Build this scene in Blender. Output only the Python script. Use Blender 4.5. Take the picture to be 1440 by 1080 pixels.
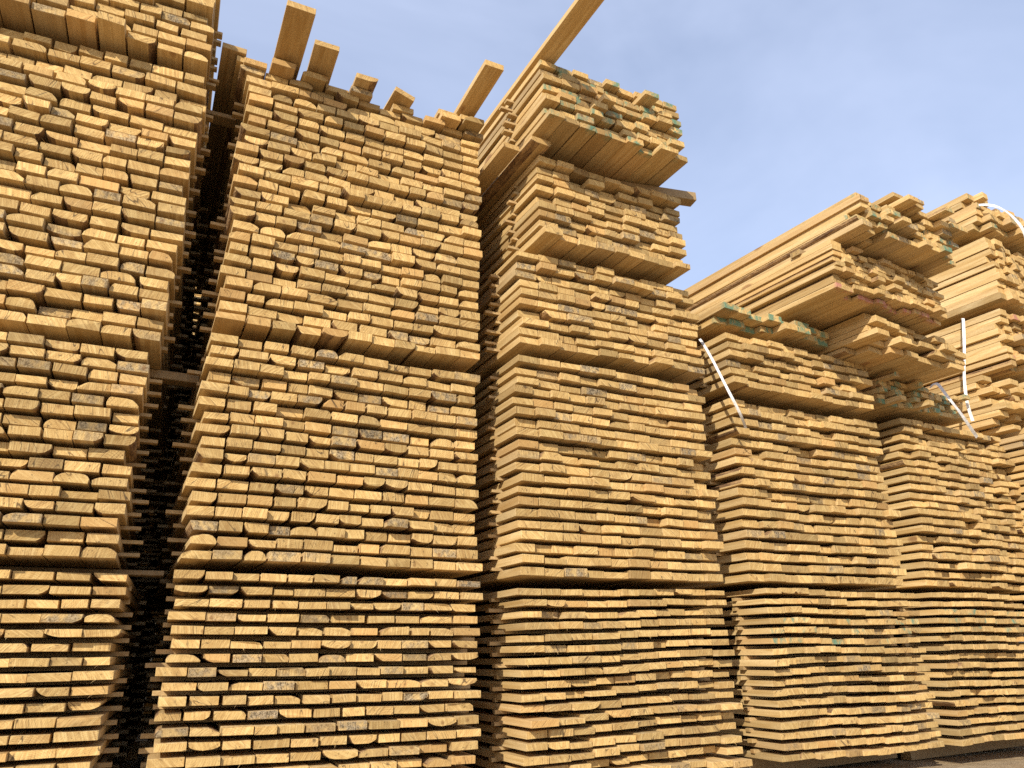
import bpy, math, random
from mathutils import Matrix, Vector

for o in list(bpy.data.objects):
    bpy.data.objects.remove(o, do_unlink=True)
S = bpy.context.scene
COL = S.collection
R = math.radians

# ------------------------------------------------------------------ camera
CAM_Z = 0.688
cam_d = bpy.data.cameras.new('camera')
cam_d.sensor_width = 36.0
cam_d.lens = 1046.6 / 1440.0 * 36.0
cam_d.clip_start = 0.05
cam_d.clip_end = 2000.0
cam = bpy.data.objects.new('camera', cam_d)
COL.objects.link(cam)
cam.matrix_world = (Matrix.Translation((0, 0, CAM_Z)) @ Matrix.Rotation(R(90 + 20.15), 4, 'X')
                    @ Matrix.Rotation(R(-0.32), 4, 'Z'))
S.camera = cam

# ------------------------------------------------------------------ sky and sun
SUN_AZ = R(200.0)      # clockwise from +Y
SUN_EL = R(31.0)
world = bpy.data.worlds.new('World')
S.world = world
world.use_nodes = True
wt = world.node_tree
wt.nodes.clear()
w_out = wt.nodes.new('ShaderNodeOutputWorld')
w_bg = wt.nodes.new('ShaderNodeBackground')
w_bg.inputs['Strength'].default_value = 0.148
sky = wt.nodes.new('ShaderNodeTexSky')
sky.sky_type = 'NISHITA'
sky.sun_disc = False
sky.sun_elevation = SUN_EL
sky.sun_rotation = SUN_AZ
sky.air_density = 1.0
sky.dust_density = 1.4
sky.ozone_density = 2.6
# thin high cloud veil spread over the whole sky
w_tc = wt.nodes.new('ShaderNodeTexCoord')
w_map = wt.nodes.new('ShaderNodeMapping')
w_map.inputs['Scale'].default_value = (1.6, 1.6, 3.2)
w_map.inputs['Location'].default_value = (0.35, 0.1, 0.2)
w_n = wt.nodes.new('ShaderNodeTexNoise')
w_n.inputs['Scale'].default_value = 1.1
w_n.inputs['Detail'].default_value = 5.0
w_n.inputs['Roughness'].default_value = 0.55
w_n.inputs['Distortion'].default_value = 0.5
w_r = wt.nodes.new('ShaderNodeMapRange')
w_r.inputs['From Min'].default_value = 0.34
w_r.inputs['From Max'].default_value = 0.74
w_r.inputs['To Min'].default_value = 0.34
w_r.inputs['To Max'].default_value = 0.64
w_mix = wt.nodes.new('ShaderNodeMix')
w_mix.data_type = 'RGBA'
w_mix.inputs['B'].default_value = (4.9, 5.5, 7.2, 1)
wt.links.new(w_tc.outputs['Generated'], w_map.inputs['Vector'])
wt.links.new(w_map.outputs['Vector'], w_n.inputs['Vector'])
wt.links.new(w_n.outputs['Fac'], w_r.inputs['Value'])
wt.links.new(w_r.outputs['Result'], w_mix.inputs['Factor'])
wt.links.new(sky.outputs['Color'], w_mix.inputs['A'])
wt.links.new(w_mix.outputs['Result'], w_bg.inputs['Color'])
wt.links.new(w_bg.outputs['Background'], w_out.inputs['Surface'])

sun_d = bpy.data.lights.new('sun', 'SUN')
sun_d.energy = 4.3
sun_d.angle = R(0.53)
sun_d.color = (1.0, 0.93, 0.80)
sun = bpy.data.objects.new('sun', sun_d)
COL.objects.link(sun)
sv = Vector((math.sin(SUN_AZ) * math.cos(SUN_EL), math.cos(SUN_AZ) * math.cos(SUN_EL), math.sin(SUN_EL)))
sun.rotation_euler = sv.to_track_quat('Z', 'Y').to_euler()
sun.location = sv * 60

S.cycles.use_denoising = False
S.view_settings.view_transform = 'Standard'
S.view_settings.look = 'None'
S.view_settings.exposure = 0.36
S.view_settings.gamma = 1.0
S.view_settings.use_curve_mapping = False

# ------------------------------------------------------------------ materials
class NT:
    """small helper for node trees"""
    def __init__(self, name):
        self.m = bpy.data.materials.new(name)
        self.m.use_nodes = True
        self.t = self.m.node_tree
        self.t.nodes.clear()
        self.out = self.n('ShaderNodeOutputMaterial')
        self.b = self.n('ShaderNodeBsdfPrincipled')
        self.t.links.new(self.b.outputs[0], self.out.inputs[0])
    def n(self, k, **kw):
        nd = self.t.nodes.new(k)
        for a, v in kw.items():
            setattr(nd, a, v)
        return nd
    def put(self, sock, v):
        if isinstance(v, bpy.types.NodeSocket):
            self.t.links.new(v, sock)
        else:
            sock.default_value = v
    def math(self, op, a, b=0.0, clamp=False):
        nd = self.n('ShaderNodeMath', operation=op, use_clamp=clamp)
        self.put(nd.inputs[0], a); self.put(nd.inputs[1], b)
        return nd.outputs[0]
    def mix(self, fac, a, b, blend='MIX'):
        nd = self.n('ShaderNodeMix', data_type='RGBA', blend_type=blend)
        self.put(nd.inputs['Factor'], fac)
        self.put(nd.inputs['A'], a); self.put(nd.inputs['B'], b)
        return nd.outputs['Result']
    def rng(self, v, a, b, c=0.0, d=1.0):
        nd = self.n('ShaderNodeMapRange')
        self.put(nd.inputs['Value'], v)
        for k, x in (('From Min', a), ('From Max', b), ('To Min', c), ('To Max', d)):
            self.put(nd.inputs[k], x)
        return nd.outputs[0]
    def noise(self, vec, scale, detail=3.0, rough=0.55, dist=0.0):
        nd = self.n('ShaderNodeTexNoise')
        self.put(nd.inputs['Vector'], vec)
        nd.inputs['Scale'].default_value = scale
        nd.inputs['Detail'].default_value = detail
        nd.inputs['Roughness'].default_value = rough
        nd.inputs['Distortion'].default_value = dist
        return nd.outputs['Fac']
    def mapping(self, vec, scale=(1, 1, 1), loc=(0, 0, 0), rot=(0, 0, 0)):
        nd = self.n('ShaderNodeMapping')
        self.put(nd.inputs['Vector'], vec)
        self.put(nd.inputs['Scale'], scale); self.put(nd.inputs['Location'], loc); self.put(nd.inputs['Rotation'], rot)
        return nd.outputs[0]
    def bump(self, h, strength, dist):
        nd = self.n('ShaderNodeBump')
        nd.inputs['Strength'].default_value = strength
        nd.inputs['Distance'].default_value = dist
        self.put(nd.inputs['Height'], h)
        self.t.links.new(nd.outputs[0], self.b.inputs['Normal'])

def board_inputs(T):
    tc = T.n('ShaderNodeTexCoord')
    oi = T.n('ShaderNodeObjectInfo')
    sep = T.n('ShaderNodeSeparateColor')
    T.t.links.new(oi.outputs['Color'], sep.inputs[0])
    rnd = oi.outputs['Random']
    off = T.n('ShaderNodeCombineXYZ')
    T.put(off.inputs[0], T.math('MULTIPLY', rnd, 37.0))
    T.put(off.inputs[1], T.math('MULTIPLY', rnd, 91.0))
    T.put(off.inputs[2], T.math('MULTIPLY', rnd, 63.0))
    vadd = T.n('ShaderNodeVectorMath', operation='ADD')
    T.put(vadd.inputs[0], tc.outputs['Object']); T.put(vadd.inputs[1], off.outputs[0])
    return tc.outputs['Object'], vadd.outputs[0], rnd, sep.outputs, oi.outputs['Alpha']

def paint_layer(T, col, vec, alpha, amount=1.0):
    """sprayed or brushed marks on the ends: green below 0.5, red above"""
    geo = T.n('ShaderNodeNewGeometry')
    blot = T.noise(T.mapping(geo.outputs['Position'], (1.0, 1.0, 0.7)), 13.0, 4.0, 0.65, 0.8)
    has = T.math('GREATER_THAN', alpha, 0.05)
    strength = T.math('FRACT', T.math('MULTIPLY', alpha, 2.0))
    mask = T.rng(T.math('ADD', blot, T.math('MULTIPLY', strength, 0.30)), 0.70, 0.84)
    mask = T.math('MULTIPLY', T.math('MULTIPLY', mask, has), 0.85 * amount)
    isred = T.math('GREATER_THAN', alpha, 0.5)
    pcol = T.mix(isred, (0.09, 0.22, 0.15, 1), (0.44, 0.17, 0.14, 1))
    return T.mix(mask, col, pcol)

def mat_end():
    T = NT('end_grain')
    oc, rv, rnd, c, alpha = board_inputs(T)
    # growth rings about a pith outside the section
    ph = T.math('MULTIPLY', rnd, 53.0)
    cxv = T.math('MULTIPLY', T.math('SINE', ph), 0.085)
    czv = T.math('ADD', T.math('MULTIPLY', T.math('COSINE', T.math('MULTIPLY', ph, 1.7)), 0.07), -0.03)
    cen = T.n('ShaderNodeCombineXYZ')
    T.put(cen.inputs[0], cxv); T.put(cen.inputs[2], czv)
    sub = T.n('ShaderNodeVectorMath', operation='SUBTRACT')
    T.put(sub.inputs[0], oc); T.put(sub.inputs[1], cen.outputs[0])
    flat = T.mapping(sub.outputs[0], (1, 0, 1))
    wv = T.n('ShaderNodeTexWave', wave_type='RINGS', rings_direction='Y', wave_profile='SAW')
    T.put(wv.inputs['Vector'], flat)
    T.put(wv.inputs['Scale'], T.rng(rnd, 0, 1, 26.0, 62.0))
    wv.inputs['Distortion'].default_value = 1.6
    wv.inputs['Detail'].default_value = 2.0
    wv.inputs['Detail Scale'].default_value = 1.2
    ring = wv.outputs['Fac']
    ring = T.math('POWER', ring, 2.2)
    fine = T.noise(rv, 240.0, 2.0, 0.6)
    med = T.noise(rv, 28.0, 4.0, 0.6)
    big = T.noise(rv, 9.0, 2.0, 0.5)
    # saw streaks at a slant per board
    ang = T.n('ShaderNodeCombineXYZ')
    T.put(ang.inputs[1], T.rng(rnd, 0, 1, -1.1, 1.1))
    streak = T.noise(T.mapping(T.mapping(rv, rot=ang.outputs[0]), (160, 1, 9)), 1.0, 2.0, 0.5)
    base = T.mix(T.rng(med, 0.3, 0.7), (0.66, 0.455, 0.178, 1), (0.49, 0.312, 0.108, 1))
    base = T.mix(T.math('MULTIPLY', ring, T.rng(big, 0.35, 0.65, 0.30, 0.95)), base, (0.36, 0.185, 0.06, 1))
    base = T.mix(T.rng(streak, 0.5, 0.72, 0.0, 0.65), base, (0.77, 0.565, 0.25, 1))
    base = T.mix(T.rng(streak, 0.25, 0.46, 0.6, 0.0), base, (0.33, 0.19, 0.075, 1))
    # tone per board
    base = T.mix(T.math('MULTIPLY', c[1], 0.75), base, (0.50, 0.27, 0.09, 1))
    grey_m = T.math('MULTIPLY', c[0], T.rng(med, 0.40, 0.56, 0.25, 1.0))
    gcol = T.mix(T.rng(T.math('ADD', T.math('MULTIPLY', fine, 0.5), T.math('MULTIPLY', T.noise(rv, 110.0, 3.0, 0.7), 0.5)), 0.42, 0.58), (0.04, 0.031, 0.022, 1), (0.40, 0.315, 0.20, 1))
    base = T.mix(T.math('MULTIPLY', grey_m, 0.92), base, gcol)
    # dirt specks and small cracks
    speck = T.rng(T.noise(rv, 95.0, 1.0, 0.4), 0.68, 0.76)
    base = T.mix(T.math('MULTIPLY', speck, 0.65), base, (0.11, 0.065, 0.03, 1))
    ck = T.math('ABSOLUTE', T.math('SUBTRACT', T.noise(T.mapping(T.mapping(rv, rot=ang.outputs[0]), (26, 1, 5)), 1.0, 1.0, 0.4), 0.5))
    crack = T.math('MULTIPLY', T.rng(ck, 0.004, 0.014, 1.0, 0.0), T.rng(big, 0.48, 0.60))
    base = T.mix(T.math('MULTIPLY', crack, 0.8), base, (0.07, 0.04, 0.02, 1))
    # a resin or knot spot on a few
    vor = T.n('ShaderNodeTexVoronoi')
    T.put(vor.inputs['Vector'], T.mapping(rv, (1, 0, 1)))
    vor.inputs['Scale'].default_value = 9.0
    knot = T.rng(vor.outputs['Distance'], 0.05, 0.11, 1.0, 0.0)
    base = T.mix(T.math('MULTIPLY', knot, 0.6), base, (0.20, 0.09, 0.03, 1))
    br = T.rng(c[2], 0, 1, 0.52, 1.10)
    nd = T.n('ShaderNodeVectorMath', operation='SCALE')
    T.put(nd.inputs[0], base); T.put(nd.inputs['Scale'], br)
    col = paint_layer(T, nd.outputs[0], rv, alpha)
    T.put(T.b.inputs['Base Color'], col)
    T.b.inputs['Roughness'].default_value = 0.82
    T.b.inputs['Specular IOR Level'].default_value = 0.22
    h = T.math('ADD', T.math('MULTIPLY', streak, 0.8), T.math('ADD', T.math('MULTIPLY', fine, 0.5), T.math('MULTIPLY', med, 1.2)))
    T.bump(h, 0.55, 0.004)
    return T.m

def mat_long(name='sawn_wood', dark=0.0):
    T = NT(name)
    oc, rv, rnd, c, alpha = board_inputs(T)
    st = T.mapping(rv, (1, 0.045, 1))
    grain = T.noise(st, 42.0, 4.0, 0.6, 0.8)
    broad = T.noise(T.mapping(rv, (1, 0.12, 1)), 9.0, 2.0, 0.5)
    fuzz = T.noise(T.mapping(rv, (1, 0.25, 1)), 170.0, 2.0, 0.6)
    saw = T.noise(T.mapping(rv, (0.6, 60.0, 0.6)), 2.2, 1.0, 0.4)
    base = T.mix(T.rng(grain, 0.34, 0.66), (0.70, 0.52, 0.265, 1), (0.46, 0.29, 0.105, 1))
    base = T.mix(T.rng(broad, 0.4, 0.7, 0.0, 0.5), base, (0.57, 0.375, 0.145, 1))
    base = T.mix(T.rng(fuzz, 0.3, 0.5, 0.35, 0.0), base, (0.38, 0.24, 0.105, 1))
    # knots, long ellipses
    vor = T.n('ShaderNodeTexVoronoi')
    T.put(vor.inputs['Vector'], T.mapping(rv, (1, 0.4, 1)))
    vor.inputs['Scale'].default_value = 3.6
    kn = T.rng(vor.outputs['Distance'], 0.06, 0.10, 1.0, 0.0)
    base = T.mix(T.math('MULTIPLY', kn, 0.75), base, (0.22, 0.10, 0.04, 1))
    base = T.mix(T.math('MULTIPLY', c[1], 0.5), base, (0.50, 0.27, 0.10, 1))
    base = T.mix(T.math('MULTIPLY', c[0], 0.30), base, (0.27, 0.22, 0.17, 1))
    base = T.mix(dark, base, (0.24, 0.17, 0.10, 1))
    nd = T.n('ShaderNodeVectorMath', operation='SCALE')
    T.put(nd.inputs[0], base); T.put(nd.inputs['Scale'], T.rng(c[2], 0, 1, 0.55, 1.06))
    # paint reaches a few centimetres along the board
    sx = T.n('ShaderNodeSeparateXYZ')
    T.put(sx.inputs[0], oc)
    near = T.rng(T.math('ADD', sx.outputs[1], T.math('MULTIPLY', broad, 0.06)), 0.03, 0.08, 0.75, 0.0)
    col = T.mix(near, nd.outputs[0], paint_layer(T, nd.outputs[0], rv, alpha))
    T.put(T.b.inputs['Base Color'], col)
    T.b.inputs['Roughness'].default_value = 0.72
    T.b.inputs['Specular IOR Level'].default_value = 0.28
    T.bump(T.math('ADD', T.math('MULTIPLY', grain, 1.0), T.math('ADD', T.math('MULTIPLY', fuzz, 0.35), T.math('MULTIPLY', saw, 0.5))), 0.35, 0.003)
    return T.m

def mat_wane():
    T = NT('wane_and_bark')
    oc, rv, rnd, c, alpha = board_inputs(T)
    n1 = T.noise(T.mapping(rv, (1, 0.2, 1)), 30.0, 5.0, 0.65, 0.5)
    n2 = T.noise(T.mapping(rv, (1, 0.5, 1)), 90.0, 3.0, 0.6)
    base = T.mix(T.rng(n1, 0.38, 0.62), (0.42, 0.265, 0.125, 1), (0.135, 0.075, 0.04, 1))
    base = T.mix(T.rng(n2, 0.5, 0.7, 0.0, 0.5), base, (0.075, 0.048, 0.032, 1))
    T.put(T.b.inputs['Base Color'], base)
    T.b.inputs['Roughness'].default_value = 0.9
    T.b.inputs['Specular IOR Level'].default_value = 0.148
    T.bump(T.math('ADD', n1, n2), 0.8, 0.008)
    return T.m

def mat_ground():
    T = NT('packed_earth')
    tc = T.n('ShaderNodeTexCoord')
    v = tc.outputs['Object']
    a = T.noise(v, 0.7, 5.0, 0.6)
    b = T.noise(v, 9.0, 5.0, 0.65)
    d = T.noise(v, 70.0, 3.0, 0.6)
    base = T.mix(T.rng(a, 0.35, 0.65), (0.35, 0.255, 0.15, 1), (0.45, 0.345, 0.215, 1))
    base = T.mix(T.rng(b, 0.4, 0.7, 0.0, 0.6), base, (0.24, 0.16, 0.09, 1))
    base = T.mix(T.rng(d, 0.58, 0.72, 0.0, 0.7), base, (0.55, 0.44, 0.28, 1))
    T.put(T.b.inputs['Base Color'], base)
    T.b.inputs['Roughness'].default_value = 0.95
    T.b.inputs['Specular IOR Level'].default_value = 0.1
    T.bump(T.math('ADD', T.math('MULTIPLY', b, 2.0), d), 0.8, 0.02)
    return T.m

def mat_strap():
    T = NT('white_plastic_strap')
    tc = T.n('ShaderNodeTexCoord')
    n = T.noise(tc.outputs['Object'], 60.0, 3.0, 0.6)
    T.put(T.b.inputs['Base Color'], T.mix(T.rng(n, 0.4, 0.7), (0.76, 0.75, 0.74, 1), (0.52, 0.49, 0.45, 1)))
    T.b.inputs['Roughness'].default_value = 0.42
    return T.m

M_LONG, M_END, M_WANE = mat_long(), mat_end(), mat_wane()
M_BEARER = mat_long('weathered_beam_wood', 0.35)
M_GROUND, M_STRAP = mat_ground(), mat_strap()

# ------------------------------------------------------------------ board meshes
BW, BT, BL = 0.126, 0.034, 3.6      # nominal board
rm = random.Random(11)

def profile(kind, rr):
    """cross-section (x, z, is_wane_edge_after) counter-clockwise seen from the front end, bottom at z=0"""
    w, t = BW / 2, BT
    e = 0.0012
    j = lambda s=0.0012: rr.uniform(-s, s)
    if kind == 'square':
        return [(-w + e, 0, 0), (w - e, j(.0006), 0), (w, e, 0), (w + j(), t - e, 0), (w - e, t + j(.0006), 0),
                (-w + e, t + j(.0006), 0), (-w, t - e, 0), (-w + j(), e, 0)]
    pts = []
    def side(sgn, depth, cut, bow):
        """wane on one upper corner: from (w, t-cut) curving to (w-depth, t)"""
        out = []
        for k in range(4):
            f = k / 3.0
            a = f * math.pi / 2
            x = w - depth * (1 - math.cos(a)) * bow - depth * f * (1 - bow)
            z = t - cut + cut * (math.sin(a) * bow + f * (1 - bow))
            out.append((sgn * (x + j(.0015)), z + j(.001), 1 if k < 3 else 0))
        return out
    if kind == 'arch':       # both upper corners waney: a loaf
        d = rr.uniform(.024, .060); c = rr.uniform(.3, .85) * t
        d2 = rr.uniform(.012, .060); c2 = rr.uniform(.25, .85) * t
        r_ = side(1, d, c, rr.uniform(.5, .95))
        l_ = side(-1, d2, c2, rr.uniform(.5, .95))[::-1]
        l_ = [(x, z, 1 if k < 3 else 0) for k, (x, z, f) in enumerate(l_)]
        pts = [(-w + e, 0, 0), (w - e, 0, 0)] + r_ + l_
    elif kind == 'corner':   # one upper corner waney
        d = rr.uniform(.015, .05); c = rr.uniform(.4, .95) * t
        r_ = side(1, d, c, rr.uniform(.2, .95))
        pts = [(-w + e, 0, 0), (w - e, 0, 0)] + r_ + [(-w + e, t, 0), (-w, t - e, 0), (-w, e, 0)]
    return pts

def flip(pts, fx, fz):
    out = [((-x if fx else x), (BT - z if fz else z), f) for x, z, f in pts]
    if fx != fz:
        # orientation reversed: reverse order; edge flags move to the other end of the edge
        n = len(out)
        out = [(out[-k - 1][0], out[-k - 1][1], out[(-k - 2) % n][2]) for k in range(n)]
    return out

def board_mesh(name, pts, rr, rough=0.0015, skew=0.0, fringe=False):
    V, F, MI = [], [], []
    n = len(pts)
    cz = BT / 2
    bowx, bowz = rr.uniform(-.006, .006), rr.uniform(-.002, .002)
    stations = [0.0, 0.0022, 1.5, BL - .002, BL]
    for si, y in enumerate(stations):
        for (x, z, f) in pts:
            k = 1.0
            xx, zz, yy = x, z, y
            if si in (0, 4):
                xx = x - math.copysign(min(abs(x), .0011), x)
                zz = z - math.copysign(.0011, z - cz)
            if si == 0:
                yy = y + rr.uniform(-rough, rough) + skew * x
            if si == 1:
                yy = y + skew * x
            if f and si == 2:
                xx *= rr.uniform(.97, 1.02)
            s = math.sin(math.pi * min(1, y / BL))
            V.append((xx + bowx * s, yy, zz + bowz * s))
    for si in range(len(stations) - 1):
        for k in range(n):
            a, b = si * n + k, si * n + (k + 1) % n
            F.append((a, b, b + n, a + n))
            MI.append(2 if pts[k][2] else 0)
    F.append(tuple(range(n))[::-1]); MI.append(1)
    F.append(tuple(range(4 * n, 5 * n))); MI.append(1)
    if fringe:      # torn fibres left by the saw
        for q in range(fringe):
            x = rr.uniform(-BW * .46, BW * .46); z = rr.choice([0.001, 0.001, BT - .001, rr.uniform(0, BT)])
            l = rr.uniform(.006, .030); dz = rr.uniform(-.018, .006); dx = rr.uniform(-.02, .02)
            ww = rr.uniform(.0006, .0016)
            i = len(V)
            V += [(x - ww, .004, z), (x + ww, .004, z), (x, .004, z + ww * 1.5),
                  (x + dx * .5 - ww * .7, -l * .6, z + dz * .3), (x + dx * .5 + ww * .7, -l * .6, z + dz * .3),
                  (x + dx * .5, -l * .6, z + dz * .3 + ww), (x + dx, -l, z + dz)]
            F += [(i, i + 3, i + 4, i + 1), (i + 1, i + 4, i + 5, i + 2), (i + 2, i + 5, i + 3, i),
                  (i + 3, i + 6, i + 4), (i + 4, i + 6, i + 5), (i + 5, i + 6, i + 3)]
            MI += [0] * 6
    me = bpy.data.meshes.new(name)
    me.from_pydata(V, [], F)
    for m in (M_LONG, M_END, M_WANE):
        me.materials.append(m)
    me.polygons.foreach_set('material_index', MI)
    me.validate()
    me.update()
    return me

def fix_orient(pts):
    a = sum(pts[k][0] * pts[(k + 1) % len(pts)][1] - pts[(k + 1) % len(pts)][0] * pts[k][1] for k in range(len(pts)))
    assert a > 0
    return pts

LIB = {'square': [], 'wane': []}
for i in range(44):
    p = fix_orient(profile('square', rm))
    fr = 0
    if i % 9 == 5:
        fr = rm.choice([1, 1, 2])
    LIB['square'].append(board_mesh('board', p, rm, rough=rm.choice([.0006, .001, .002, .004]),
                                    skew=rm.uniform(-.07, .07) if i % 3 == 0 else rm.uniform(-.012, .012), fringe=fr))
for i in range(72):
    kind = rm.choice(['arch', 'corner', 'corner', 'arch', 'corner'])
    p = flip(profile(kind, rm), rm.random() < .5, rm.random() < .5)
    fix_orient(p)
    LIB['wane'].append(board_mesh('board', p, rm, rough=rm.choice([.001, .002, .004]),
                                  skew=rm.uniform(-.03, .03), fringe=1 if i % 17 == 8 else 0))

def box_mesh(name, lx, ly, lz, mats, e=0.0015, rr=None):
    """bar along X with eased long edges, centred in x and y, bottom at z=0; ends use the end-grain material"""
    hy = ly / 2
    prof = [(-hy + e, 0), (hy - e, 0), (hy, e), (hy, lz - e), (hy - e, lz), (-hy + e, lz), (-hy, lz - e), (-hy, e)]
    V, F, MI = [], [], []
    xs = [-lx / 2, -lx / 2 + .002, 0, lx / 2 - .002, lx / 2]
    for si, x in enumerate(xs):
        for (y, z) in prof:
            if si in (0, 4):
                y *= .96; z = lz / 2 + (z - lz / 2) * .96
            V.append((x, y, z))
    for si in range(4):
        for k in range(8):
            a, b = si * 8 + k, si * 8 + (k + 1) % 8
            F.append((a, b, b + 8, a + 8)); MI.append(0)
    F.append(tuple(range(8))[::-1]); MI.append(1)
    F.append(tuple(range(32, 40))); MI.append(1)
    me = bpy.data.meshes.new(name)
    me.from_pydata(V, [], F)
    for m in mats:
        me.materials.append(m)
    me.polygons.foreach_set('material_index', MI)
    me.validate(); me.update()
    return me

def bar_material_box(name, lx, ly, lz):
    return box_mesh(name, lx, ly, lz, (M_LONG, M_END))

STRIP = box_mesh('spacer_strip', 1.0, 0.030, 0.022, (M_LONG, M_END), .001)

# ------------------------------------------------------------------ things
def empty(name, loc, theta, roll, label, cat, group=None):
    o = bpy.data.objects.new(name, None)
    COL.objects.link(o)
    o.empty_display_size = .2
    o.location = loc
    o.rotation_euler = (0, -roll, theta)
    o['label'] = label
    o['category'] = cat
    if group:
        o['group'] = group
    return o

def add(name, mesh, parent, loc, rot=(0, 0, 0), scale=(1, 1, 1), color=(0, 0, .7, 0)):
    o = bpy.data.objects.new(name, mesh)
    COL.objects.link(o)
    o.parent = parent
    o.location = loc
    o.rotation_euler = rot
    o.scale = scale
    o.color = color
    return o

def tone(rr, grey_p=.1, orange_p=.12, paint=0.0, paint_p=0.0, bright=.64):
    g = rr.uniform(.5, 1.0) if rr.random() < grey_p * .8 else (rr.uniform(0, .22) if rr.random() < .25 else 0.0)
    o = rr.uniform(.3, .8) if rr.random() < orange_p * .8 else rr.uniform(0, .2)
    b = min(1.0, max(0.0, rr.gauss(bright, .23)))
    a = 0.0
    if rr.random() < paint_p:
        a = (paint if paint < .5 else paint) + rr.uniform(-.08, .01)
    return (g, o, b, a)

STACK_NO = {}

def bundle(key, rows, X, Y, yaw, roll, z, h, W, label, per_row, wane=.12, grey=.08, orange=.10, ref=0,
           solid=False, first_out=0.0, jag=.010, tail=.06, paint=0.0, paint_p=0.0, paint_rows=None,
           strip_out=(.03, .03), strip_y=(.27, 1.2, 2.2, 3.25), lay_jit=.010, group='bundles of rough sawn pine boards stacked in the yard',
           dip=.004, length=1.0, bottom_paint=0.0, name='lumber_bundle', tfrac=.71, zj=.0015, gaps=1.0):
    rr = random.Random(hash_key(key))
    a = R(yaw)
    d = Vector((math.sin(a), math.cos(a), 0))
    c = Vector((X, Y, 0)) + d * (W * (.5 if ref == 0 else -.5))
    root = empty(name, (c.x, c.y, z), R(90 - yaw), R(roll), label, 'lumber', group)
    pitch = h / rows
    t = pitch * .975 if solid else pitch * tfrac
    gap = 0 if solid else pitch - t
    pl, pr = strip_out
    ys = [y + rr.uniform(-.02, .02) for y in strip_y]
    sag = rr.uniform(-dip, dip)
    ph, wav = rr.uniform(0, 6.28), dip * .45
    for r in range(rows):
        zz = r * pitch
        lx = rr.gauss(0, lay_jit * .8)
        ly = rr.gauss(0, lay_jit)
        if r == 0 and first_out:
            ly -= first_out
        ph += rr.uniform(-.5, .6)
        sag = .75 * sag + .25 * rr.uniform(-dip, dip) * 1.4
        n = per_row + (rr.choice([-1, 0, 0, 0, 1]) if r else 0)
        ws = [max(.7, rr.gauss(1, .09)) for _ in range(n)]
        tot = sum(ws)
        full = W * rr.uniform(.965, 1.0)
        x = -full / 2 + lx
        drift = 0.0
        for k, wq in enumerate(ws):
            bw = wq / tot * full
            gp = rr.choice([.0015, .002, .003, .004, .005, .007, .011]) * gaps
            cx = x + bw / 2
            x += bw
            u = cx / (W / 2)
            zoff = sag * (u * u - .5) + wav * math.sin(u * 2.6 + ph)
            drift = .7 * drift + rr.gauss(0, jag * .75)
            yy = ly + drift + rr.gauss(0, jag * .85)
            if rr.random() < tail:
                yy += rr.choice([1, 1, 1, -.6]) * rr.uniform(1.5, 4.5) * jag
            lib = LIB['wane'] if rr.random() < wane else LIB['square']
            me = rr.choice(lib)
            th = t * (rr.uniform(.86, 1.0) if rr.random() > .08 else rr.uniform(.68, .86))
            pp = paint_p if (paint_rows is None or r in paint_rows) else 0
            tn = tone(rr, grey, orange, paint, pp, 0.80 if solid else .64)
            if r == 0 and bottom_paint:
                tn = (tn[0], tn[1], tn[2], bottom_paint)
            add('board', me, root, (cx, yy, zz + zoff + abs(rr.gauss(0, zj))),
                (rr.gauss(0, .0007), rr.gauss(0, .010), rr.gauss(0, .0016)),
                ((bw - gp) / BW, length * rr.uniform(.985, 1.01), th / BT), tn)
        if not solid and r < rows - 1:
            for q, y in enumerate(ys):
                el = max(0.0, rr.gauss(pl * .7, pl * .5)); er = max(0.0, rr.gauss(pr * .7, pr * .5))
                el, er = min(el, pl * 1.6), min(er, pr * 1.6)
                if q >= 2:
                    el, er = el * 2.2, er * 2.2
                el, er = min(el, .17), min(er, .17)
                L = W + el + er
                st = gap - .001
                add('spacer_strip', STRIP, root, ((er - el) / 2, y + rr.gauss(0, .012), zz + t + .0005),
                    (0, 0, rr.gauss(0, .006)), (L, rr.uniform(.9, 1.5), st / .022),
                    (rr.uniform(.1, .6), rr.uniform(.1, .6), rr.uniform(.3, .7), 0))
    return root

def hash_key(s):
    v = 7
    for ch in s:
        v = (v * 131 + ord(ch)) % 1000003
    return v

def world_of(X, Y, yaw, u, n):
    """point at u along the row from the left front corner and n metres in front of the face"""
    a = R(yaw)
    return (X + math.sin(a) * u + math.cos(a) * n, Y + math.cos(a) * u - math.sin(a) * n)

def bearer(X, Y, yaw, W, z, depth, out_l, out_r, hgt, wid, label, roll=0.0, ref=0, rz=0.0,
           group='bearer beams laid crosswise under the bundles'):
    L = W + out_l + out_r
    if ref:
        a = R(yaw); X, Y = X - math.sin(a) * W, Y - math.cos(a) * W
    px, py = world_of(X, Y, yaw, (W - out_l + out_r) / 2, -depth)
    me = box_mesh('timber_bearer', L, wid, hgt, (M_BEARER, M_END), .003)
    o = bpy.data.objects.new('timber_bearer', me)
    COL.objects.link(o)
    o.location = (px, py, z)
    o.rotation_euler = (0, -R(roll), R(90 - yaw) + rz)
    o.color = (.45, .4, .35, 0)
    o['label'] = label; o['category'] = 'bearer'; o['group'] = group
    return o

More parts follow.
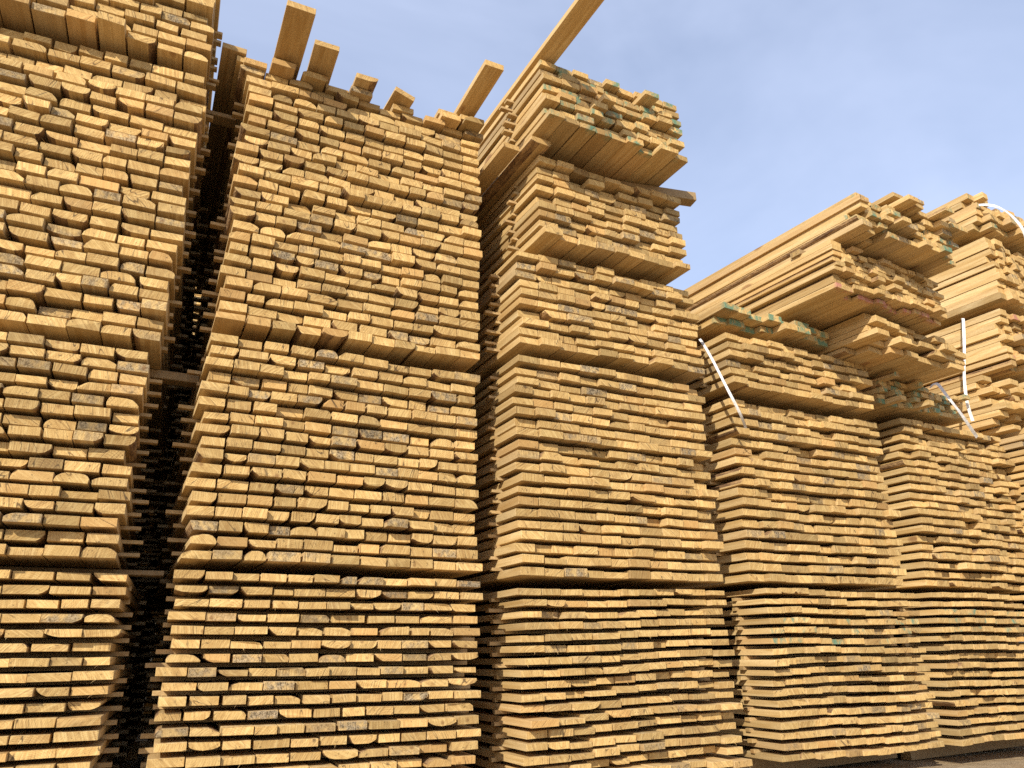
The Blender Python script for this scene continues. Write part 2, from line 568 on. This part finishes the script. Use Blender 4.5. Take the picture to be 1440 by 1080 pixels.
# ------------------------------------------------------------------ ground
def ground():
    rr = random.Random(5)
    N, V, F = 90, [], []
    def coord(i):
        f = (i / N) * 2 - 1
        return math.copysign(abs(f) ** 3.2, f) * 400 + f * 8
    for j in range(N + 1):
        for i in range(N + 1):
            x, y = coord(i), coord(j) + 3
            near = math.exp(-(x * x + y * y) / 900)
            V.append((x, y, rr.uniform(-.025, .008) * near - .01))
    for j in range(N):
        for i in range(N):
            a = j * (N + 1) + i
            F.append((a, a + 1, a + N + 2, a + N + 1))
    me = bpy.data.meshes.new('ground')
    me.from_pydata(V, [], F)
    me.materials.append(M_GROUND)
    for p in me.polygons:
        p.use_smooth = True
    o = bpy.data.objects.new('ground', me)
    COL.objects.link(o)
    o['kind'] = 'structure'
ground()

# ------------------------------------------------------------------ the stacks
LP = {'1': 'leftmost stack', '2': 'second stack from the left', '3': 'third stack from the left',
      '4': 'fourth stack from the left, the lower one', '5': 'fifth stack from the left', '6': 'stack at the right edge'}
BUN = [
 # key rows X Y yaw roll z h W label, kwargs
 ('1B1', 17, -1.572, 3.145, 67.3, 0.6, 0.12, 0.915, 1.46, 'stickered board bundle with wide dark gaps at foot of leftmost stack',
  dict(gaps=1.5, tfrac=.63, length=1.25, strip_y=(.27, 1.2, 2.2, 3.3, 4.3), per_row=11, ref=1, wane=.34, grey=.10, strip_out=(.03, .028), jag=.010)),
 ('1B2', 16, -1.588, 3.08, 65.2, .5, 1.062, 0.93, 1.46, 'stickered board bundle with many waney boards, second from bottom of leftmost stack',
  dict(gaps=1.5, length=1.25, strip_y=(.27, 1.2, 2.2, 3.3, 4.3), per_row=11, ref=1, wane=.38, grey=.15, strip_out=(.03, .045), jag=.009, lay_jit=.016)),
 ('1B3', 23, -1.575, 3.085, 66.7, -.7, 2.04, 1.515, 1.46, 'tallest board bundle of leftmost stack with many bark edged boards, third from bottom',
  dict(gaps=1.5, length=1.25, strip_y=(.27, 1.2, 2.2, 3.3, 4.3), per_row=11, ref=1, wane=.42, grey=.10, strip_out=(.03, .035), jag=.009, lay_jit=.010)),
 ('1B4', 8, -1.555, 3.035, 66, .0, 3.585, 0.49, 1.46, 'topmost board bundle of leftmost stack, cut by the top of the picture',
  dict(gaps=1.5, length=1.25, strip_y=(.27, 1.2, 2.2, 3.3, 4.3), per_row=11, ref=1, wane=.42, grey=.20, strip_out=(.03, .04), jag=.014, lay_jit=.015)),
 ('2B1', 17, -1.428, 3.205, 66, .0, .120, .940, 1.40, 'stickered board bundle at foot of second stack with grey weathered ends among yellow ones',
  dict(gaps=1.5, tfrac=.63, length=1.25, strip_y=(.27, 1.2, 2.2, 3.3, 4.3), per_row=11, wane=.34, grey=.17, strip_out=(.035, .03), jag=.008)),
 ('2B2', 17, -1.416, 3.191, 62.8, .3, 1.088, 1.065, 1.40, 'stickered board bundle in the middle of second stack from the left',
  dict(gaps=1.5, length=1.25, strip_y=(.27, 1.2, 2.2, 3.3, 4.3), per_row=11, wane=.34, grey=.11, strip_out=(.045, .03), jag=.008, first_out=.02)),
 ('2B3', 23, -1.410, 3.183, 64, .5, 2.195, 1.480, 1.385, 'tallest board bundle of second stack, with wane edged ends, under its loose top boards',
  dict(gaps=1.5, length=1.25, strip_y=(.27, 1.2, 2.2, 3.3, 4.3), per_row=11, wane=.40, grey=.12, strip_out=(.04, .03), jag=.008, lay_jit=.009, first_out=.03)),
 ('3B1', 17, 0.044, 3.885, 63, 1.05, .120, 0.932, 1.36, 'stickered board bundle with wavy rows at foot of third stack',
  dict(tfrac=.63, per_row=10, wane=.07, grey=.06, strip_out=(.03, .02), jag=.013, tail=.05, dip=.022, zj=.003)),
 ('3B2', 20, 0.02, 3.845, 63.4, .6, 1.082, 1.215, 1.345, 'neat tall board bundle with even square ends in third stack, second from bottom',
  dict(per_row=10, wane=.05, grey=.05, strip_out=(.03, .02), jag=.011, tail=.04, lay_jit=.012)),
 ('3B3', 10, 0.034, 3.785, 63.1, 1.3, 2.34, 0.602, 1.32, 'small board bundle in the middle of third stack with projecting bottom row',
  dict(per_row=10, wane=.12, grey=.10, strip_out=(.05, .02), jag=.013, first_out=.03)),
 ('3B4', 9, 0.159, 3.73, 61.7, 1.5, 2.99, 0.555, 1.12, 'small board bundle, second from top of third stack, overhanging the one below',
  dict(per_row=9, wane=.12, grey=.10, strip_out=(.04, .02), jag=.016, first_out=.04)),
 ('3B5', 8, 0.191, 3.49, 62.4, 1.6, 3.612, 0.47, 1.045, 'topmost board bundle of third stack with green paint marks and overhanging planks',
  dict(per_row=9, wane=.10, grey=.10, orange=.25, strip_out=(.05, .02), jag=.016, first_out=.05, paint=.38, paint_p=.7, strip_y=(.40, 1.2, 2.2, 3.2))),
 ('4B1', 17, 1.55, 4.77, 63, 1.0, 0.11, 1.0, 1.44, 'stickered board bundle with a few green dabs at foot of fourth stack',
  dict(tfrac=.63, per_row=11, wane=.06, grey=.05, strip_out=(.02, .02), jag=.011, dip=.020, zj=.003, paint=.36, paint_p=.6, paint_rows=(11, 12, 13))),
 ('4B2', 18, 1.471, 4.753, 62.4, .9, 1.135, 1.22, 1.5, 'stickered board bundle in the middle of fourth stack below the hanging strap',
  dict(per_row=11, wane=.10, grey=.07, strip_out=(.02, .02), jag=.012, dip=.008)),
 ('4B3', 6, 1.445, 4.652, 62.4, .5, 2.402, 0.395, 1.45, 'thin board bundle under the green painted planks on fourth stack',
  dict(per_row=11, wane=.10, grey=.06, strip_out=(.02, .02), jag=.014, first_out=.03)),
 ('4B4', 2, 1.415, 4.607, 62, .0, 2.851, 0.102, 1.1, 'two layers of green painted planks on top of fourth stack',
  dict(per_row=8, wane=.06, grey=.10, solid=True, jag=.03, paint=.48, paint_p=.95)),
 ('5B1', 17, 2.985, 5.503, 62, 1.0, .120, 1.020, 1.40, 'stickered board bundle with red and green marks at foot of fifth stack',
  dict(tfrac=.63, per_row=11, wane=.06, grey=.05, strip_out=(.02, .02), jag=.010, dip=.018, zj=.003, paint=.36, paint_p=.6, paint_rows=(12, 13, 14))),
 ('5B2', 20, 3.080, 5.70, 63, .2, 1.172, 1.32, 1.46, 'stickered board bundle in the middle of fifth stack with ragged row ends',
  dict(per_row=11, wane=.12, grey=.07, strip_out=(.02, .02), jag=.018, dip=.008)),
 ('5B3', 5, 2.851, 5.494, 58.5, 1.0, 2.545, .215, 1.21, 'ragged close packed bundle with dark green ends in fifth stack behind the slanting strap',
  dict(per_row=14, wane=.12, grey=.12, solid=True, jag=.034, tail=.15, paint=.47, paint_p=.7)),
 ('5B4', 5, 2.55, 4.87, 59.8, .0, 2.778, 0.245, 1.21, 'loosely laid layers of splayed planks with projecting ends in fifth stack',
  dict(per_row=7, wane=.10, grey=.04, solid=True, jag=.034, tail=.2)),
 ('5B5', 9, 2.186, 4.49, 59.0, .6, 3.035, .355, 1.31, 'close packed bundle with red painted lower ends, second from top of fifth stack',
  dict(per_row=13, wane=.12, grey=.10, solid=True, jag=.017, tail=.14, paint=.74, paint_p=.10, bottom_paint=.94)),
 ('5B6', 6, 2.36, 4.36, 59.3, 1.2, 3.435, .270, 1.22, 'topmost bundle of fifth stack with splayed green marked ends over smooth long sides',
  dict(per_row=11, wane=.12, grey=.08, solid=True, jag=.028, tail=.25, paint=.43, paint_p=.4)),
 ('5B7', 3, 2.75, 4.56, 59.3, 1.2, 3.722, .118, .74, 'small ragged pack of short planks lying on right half of the topmost fifth stack bundle',
  dict(per_row=6, wane=.15, grey=.12, solid=True, jag=.05, tail=.25, paint=.40, paint_p=.3)),
 ('6B1', 17, 4.46, 6.15, 62, .3, .120, 1.05, 1.40, 'stickered board bundle at foot of stack by the right picture edge',
  dict(per_row=11, wane=.08, grey=.06, jag=.012)),
 ('6B2', 20, 4.42, 6.22, 62, .3, 1.225, 1.28, 1.40, 'stickered board bundle above the foot of stack by the right picture edge',
  dict(per_row=11, wane=.08, grey=.06, jag=.014)),
 ('6B3', 9, 4.27, 6.30, 60, .3, 2.56, .52, 1.40, 'ragged close packed bundle at right edge behind the white hanging strap',
  dict(per_row=10, wane=.10, grey=.06, solid=True, jag=.05, tail=.2, paint=.36, paint_p=.10)),
 ('6B4', 9, 4.53, 6.30, 60, .3, 3.17, .56, 1.40, 'close packed bundle with red and green daubed ends at right edge',
  dict(per_row=11, wane=.10, grey=.08, solid=True, jag=.03, tail=.1, paint=.78, paint_p=.22, bottom_paint=.38)),
 ('6B5', 10, 4.56, 6.25, 60, .3, 3.815, .66, 1.40, 'thick close packed plank bundle at right edge, second from top',
  dict(per_row=11, wane=.08, grey=.14, solid=True, jag=.018, tail=.08)),
 ('6B6', 6, 4.5, 6.18, 60, .3, 4.56, .40, 1.36, 'ragged topmost bundle at right edge with white strap trailing below',
  dict(per_row=12, wane=.12, grey=.2, solid=True, jag=.035, tail=.15, paint=.38, paint_p=.25)),
 ('7B1', 19, -4.05, 7.32, 64, .0, .120, 1.25, .90, 'added sky-blocking board bundle lowest behind the gap between first and second stacks',  # stack added here to block the sky and keep the gap dark
  dict(per_row=7, wane=.1, grey=.2)),
 ('7B2', 19, -4.05, 7.34, 64, .0, 1.425, 1.25, .90, 'added sky-blocking board bundle second from the ground behind the gap between first and second stacks',
  dict(per_row=7, wane=.1, grey=.2)),
 ('7B3', 19, -4.05, 7.32, 64, .0, 2.730, 1.25, .90, 'added sky-blocking board bundle third from the ground behind the gap between first and second stacks',
  dict(per_row=7, wane=.1, grey=.2)),
 ('7B4', 19, -4.05, 7.32, 64, .0, 4.035, 1.25, .90, 'added sky-blocking board bundle highest behind the gap between first and second stacks',
  dict(per_row=7, wane=.1, grey=.2)),
]
GEO = {}
for key, rows, X, Y, yaw, roll, z, h, W, label, kw in BUN:
    GEO[key] = (X, Y, yaw, roll, z, h, W, kw.get('ref', 0))
    bundle(key, rows, X, Y, yaw, roll, z, h, W, label, **kw)

# bearer beams under each bundle: two each
WORD = {'1': 'leftmost stack', '2': 'second stack', '3': 'third stack', '4': 'fourth stack', '5': 'fifth stack', '6': 'right edge stack', '7': 'added stack behind the gap'}
order = [b[0] for b in BUN]
nth = {'1': 'lowest', '2': 'second', '3': 'third', '4': 'fourth', '5': 'fifth', '6': 'sixth', '7': 'seventh'}
for key in order:
    X, Y, yaw, roll, z, h, W, ref = GEO[key]
    prev = key[0] + 'B' + str(int(key[2]) - 1)
    if prev in GEO:
        pz = GEO[prev][4] + GEO[prev][5]
        hg = z - pz - .0045
        zb = z - hg - .0015
    else:
        hg, zb = z - .004, .002
    if hg < .018:
        continue
    for q, dep in enumerate((.42, 3.05)):
        ol, orr, rz = .01, .01, 0.0
        if q == 0 and prev in GEO and key[0] != '1':
            dep = .95
        if key[0] == '1':
            orr = .165 if q == 0 and prev in GEO else .03
        if key == '5B6' and q == 0:
            dep, ol = .46, .10
        if key == '3B5' and q == 0:
            dep, ol, orr, rz = .34, -.3, .27, -R(11)
        bearer(X, Y, yaw, W, zb, dep, ol, orr, hg, .085,
               '%s bearer beam under the %s bundle from the ground in the %s' % (['front', 'rear'][q], nth[key[2]], WORD[key[0]]),
               roll=roll, ref=ref, rz=rz)

# ------------------------------------------------------------------ loose boards on top of the second and third stacks
def loose(X, Y, yaw, u, n, z, label, rz=0.0, rx=0.0, ry=0.0, wscale=1.0, tscale=1.0, mesh=None, color=(.0, .15, .7, 0), length=.8):
    px, py = world_of(X, Y, yaw, u, n)
    o = bpy.data.objects.new('loose_board', mesh)
    COL.objects.link(o)
    o.location = (px, py, z)
    o.rotation_euler = (rx, ry, R(90 - yaw) + rz)
    o.scale = (wscale, length, tscale)
    o.color = color
    o['label'] = label; o['category'] = 'board'; o['group'] = 'loose boards lying on top of the stacks'
    return o

sq, wa = LIB['square'], LIB['wane']
X2, Y2, yaw2, roll2, z2, h2, W2, _ = GEO['2B3']
def top2(u):     # height of the top of the tall bundle of the second stack at u along the row
    return z2 + h2 + math.sin(R(roll2)) * (u - W2 / 2)
TOPS = [
 # u, n, level, width, length, wane?, rz, ry, label
 (.02, -.02, 0, 1.0, .8, 1, .00, .00), (.15, -.03, 0, 1.0, .8, 0, .01, 0), (.28, -.01, 0, 1.0, .8, 1, 0, 0),
 (.41, -.05, 0, 1.0, .8, 0, 0, 0), (.54, .00, 0, 1.0, .8, 1, .01, 0), (.67, -.02, 0, 1.0, .8, 0, -.01, 0),
 (.80, -.04, 0, 1.0, .8, 0, 0, 0), (.93, -.02, 0, 1.0, .8, 1, 0, 0), (1.06, .02, 0, 1.0, .8, 0, 0, 0),
 (1.19, -.03, 0, 1.0, .8, 0, .0, 0), (1.32, .0, 0, 1.0, .8, 1, 0, 0),
 (.03, .0, 1, 1.0, .8, 0, .0, 0), (.17, .06, 1, 1.0, .8, 0, .01, 0), (.34, .04, 1, 1.0, .8, 1, .02, 0),
 (.48, -.02, 1, 1.0, .8, 1, 0, 0), (.61, .03, 1, 1.0, .8, 0, .02, 0), (.74, -.10, 1, 1.0, .8, 1, 0, 0),
 (.87, -.01, 1, 1.0, .8, 0, .0, 0), (1.15, .05, 1, 1.0, .8, 0, 0, 0), (1.29, .08, 1, 1.0, .8, 1, 0, 0),
 (-.01, -.05, 2, .9, .8, 0, 0, 0), (.18, .02, 2, 1.0, .8, 1, 0, 0), (.36, .0, 2, 1, .8, 0, 0, 0),
 (1.14, .02, 2, 1, .8, 0, 0, 0), (1.28, .03, 2, 1, .8, 0, 0, 0), (1.15, -.12, 3, 1, .8, 1, 0, 0), (1.30, -.02, 3, 1, .8, 1, 0, 0),
]
rt = random.Random(77)
root = empty('lumber_bundle', (*world_of(X2, Y2, yaw2, W2 / 2, 0), top2(W2 / 2) + .004), R(90 - yaw2), R(roll2),
             'disordered top layers of boards with uneven ends crowning second stack', 'lumber',
             'bundles of rough sawn pine boards stacked in the yard')
for (u, n, lv, w, ln, wn, rz, ry) in TOPS:
    add('board', rt.choice(wa if wn else sq), root, (u - W2 / 2, -n, lv * .0385 + .001), (0, ry + rt.gauss(0, .01), rz + rt.gauss(0, .006)),
        (w * rt.uniform(.94, 1.02), ln, 1.06), tone(rt, .25, .3))
LV = lambda u, k: top2(u) + .004 + k * .0385 + .004
loose(X2, Y2, yaw2, -.085, -.03, LV(-.0, 3), 'dark sided loose board at left end of the second stack top', mesh=sq[2], wscale=1.0, color=(.35, .5, .4, 0))
loose(X2, Y2, yaw2, .19, .40, LV(.19, 3), 'longest loose board jutting far forward from second stack against the sky', mesh=sq[1], wscale=1.14, tscale=1.15, color=(.05, .35, .6, 0))
loose(X2, Y2, yaw2, .365, .205, LV(.365, 3), 'loose board jutting forward just right of the longest one', mesh=sq[4], wscale=1.05, rz=-.02, color=(.05, .3, .6, 0))
loose(X2, Y2, yaw2, .62, .10, LV(.62, 2), 'short jutting loose board with rounded bark edge near middle of second stack top', mesh=wa[0], wscale=1.0, color=(.1, .3, .65, 0))
loose(X2, Y2, yaw2, .85, .06, LV(.85, 2) + .008, 'loose board tipped on edge beside the notch in second stack top', mesh=sq[6], ry=R(14), rz=.06, wscale=1.0, color=(.1, .3, .65, 0))
loose(X2, Y2, yaw2, 1.265, .42, LV(1.265, 4), 'loose board jutting forward at the right end of second stack top', mesh=sq[7], wscale=.92, tscale=1.1, color=(0, .2, .8, 0))
X3, Y3, yaw3, roll3, z3, h3, W3, _ = GEO['3B5']
loose(X3, Y3, yaw3, .055, .50, z3 + h3 + math.sin(R(roll3)) * (.05 - W3 / 2) + .006, 'long loose board on third stack reaching out of the picture top', mesh=sq[8], wscale=1.0, tscale=1.1, rz=.01, color=(0, .12, .85, 0), length=1.0)
X4, Y4, yaw4, roll4, z4, h4, W4, _ = GEO['3B4']
loose(X4, Y4, yaw4, -.03, .10, z4 + h4 - .02, 'broad loose board jutting out under left corner of the topmost bundle of third stack', mesh=wa[3], wscale=1.05, tscale=1.1, color=(.1, .3, .6, 0), length=.9)
loose(X4, Y4, yaw4, -.165, -.02, z4 + h4 - .022, 'narrow loose board beside the broad one under the topmost bundle of third stack', mesh=sq[9], wscale=.85, tscale=1.0, color=(.1, .3, .6, 0), length=.9)

# ------------------------------------------------------------------ plastic straps
def strap(pts, label, w=.017, normal=(-.3, -.95, .05)):
    """flat ribbon with real thickness along a smooth curve"""
    P = [Vector(p) for p in pts]
    def cr(a, b, c, d, t):
        return .5 * ((2 * b) + (c - a) * t + (2 * a - 5 * b + 4 * c - d) * t * t + (3 * b - a - 3 * c + d) * t ** 3)
    Q = []
    for i in range(len(P) - 1):
        a = P[max(0, i - 1)]; b = P[i]; c = P[i + 1]; d = P[min(len(P) - 1, i + 2)]
        for k in range(8):
            Q.append(cr(a, b, c, d, k / 8))
    Q.append(P[-1])
    V, F = [], []
    nv = Vector(normal).normalized()
    for i, q in enumerate(Q):
        tan = (Q[min(i + 1, len(Q) - 1)] - Q[max(0, i - 1)]).normalized()
        tw = Matrix.Rotation(.35 * math.sin(i * .23), 3, tan)
        s = (tw @ tan.cross(nv)).normalized()
        n = s.cross(tan).normalized()
        for sx, sn in ((-1, -1), (1, -1), (1, 1), (-1, 1)):
            V.append(q + s * sx * w / 2 + n * sn * .0006)
    for i in range(len(Q) - 1):
        for k in range(4):
            a, b = i * 4 + k, i * 4 + (k + 1) % 4
            F.append((a, b, b + 4, a + 4))
    F.append((3, 2, 1, 0)); m = (len(Q) - 1) * 4; F.append((m, m + 1, m + 2, m + 3))
    me = bpy.data.meshes.new('plastic_strap')
    me.from_pydata([tuple(v) for v in V], [], F)
    me.materials.append(M_STRAP)
    me.update()
    o = bpy.data.objects.new('plastic_strap', me)
    COL.objects.link(o)
    o['label'] = label; o['category'] = 'strap'; o['group'] = 'white plastic straps hanging loose'
    return o

strap([(1.308, 4.759, 2.76), (1.319, 4.707, 2.694), (1.332, 4.573, 2.519), (1.38, 4.501, 2.307), (1.453, 4.532, 2.15), (1.516, 4.635, 2.075)],
      'white strap hanging aslant between third and fourth stacks')
strap([(3.58, 6.0, 2.84), (3.556, 5.85, 2.814), (3.496, 5.655, 2.639), (3.601, 5.704, 2.516), (3.721, 5.801, 2.414), (3.8, 5.869, 2.355)],
      'white strap hanging aslant across the front of fifth stack', w=.025)
strap([(4.4, 6.62, 3.76), (4.279, 6.42, 3.66), (4.064, 6.173, 3.269), (3.955, 6.095, 2.968), (3.929, 6.095, 2.738), (3.941, 6.095, 2.565)],
      'white strap hanging straight down beside the stack at right edge', w=.024)
strap([(4.54, 6.22, 4.80), (4.589, 6.15, 4.758), (4.660, 6.10, 4.693), (4.755, 6.10, 4.605), (4.827, 6.10, 4.457), (4.877, 6.15, 4.309)],
      'white strap curling below the topmost bundle at right edge', w=.024)
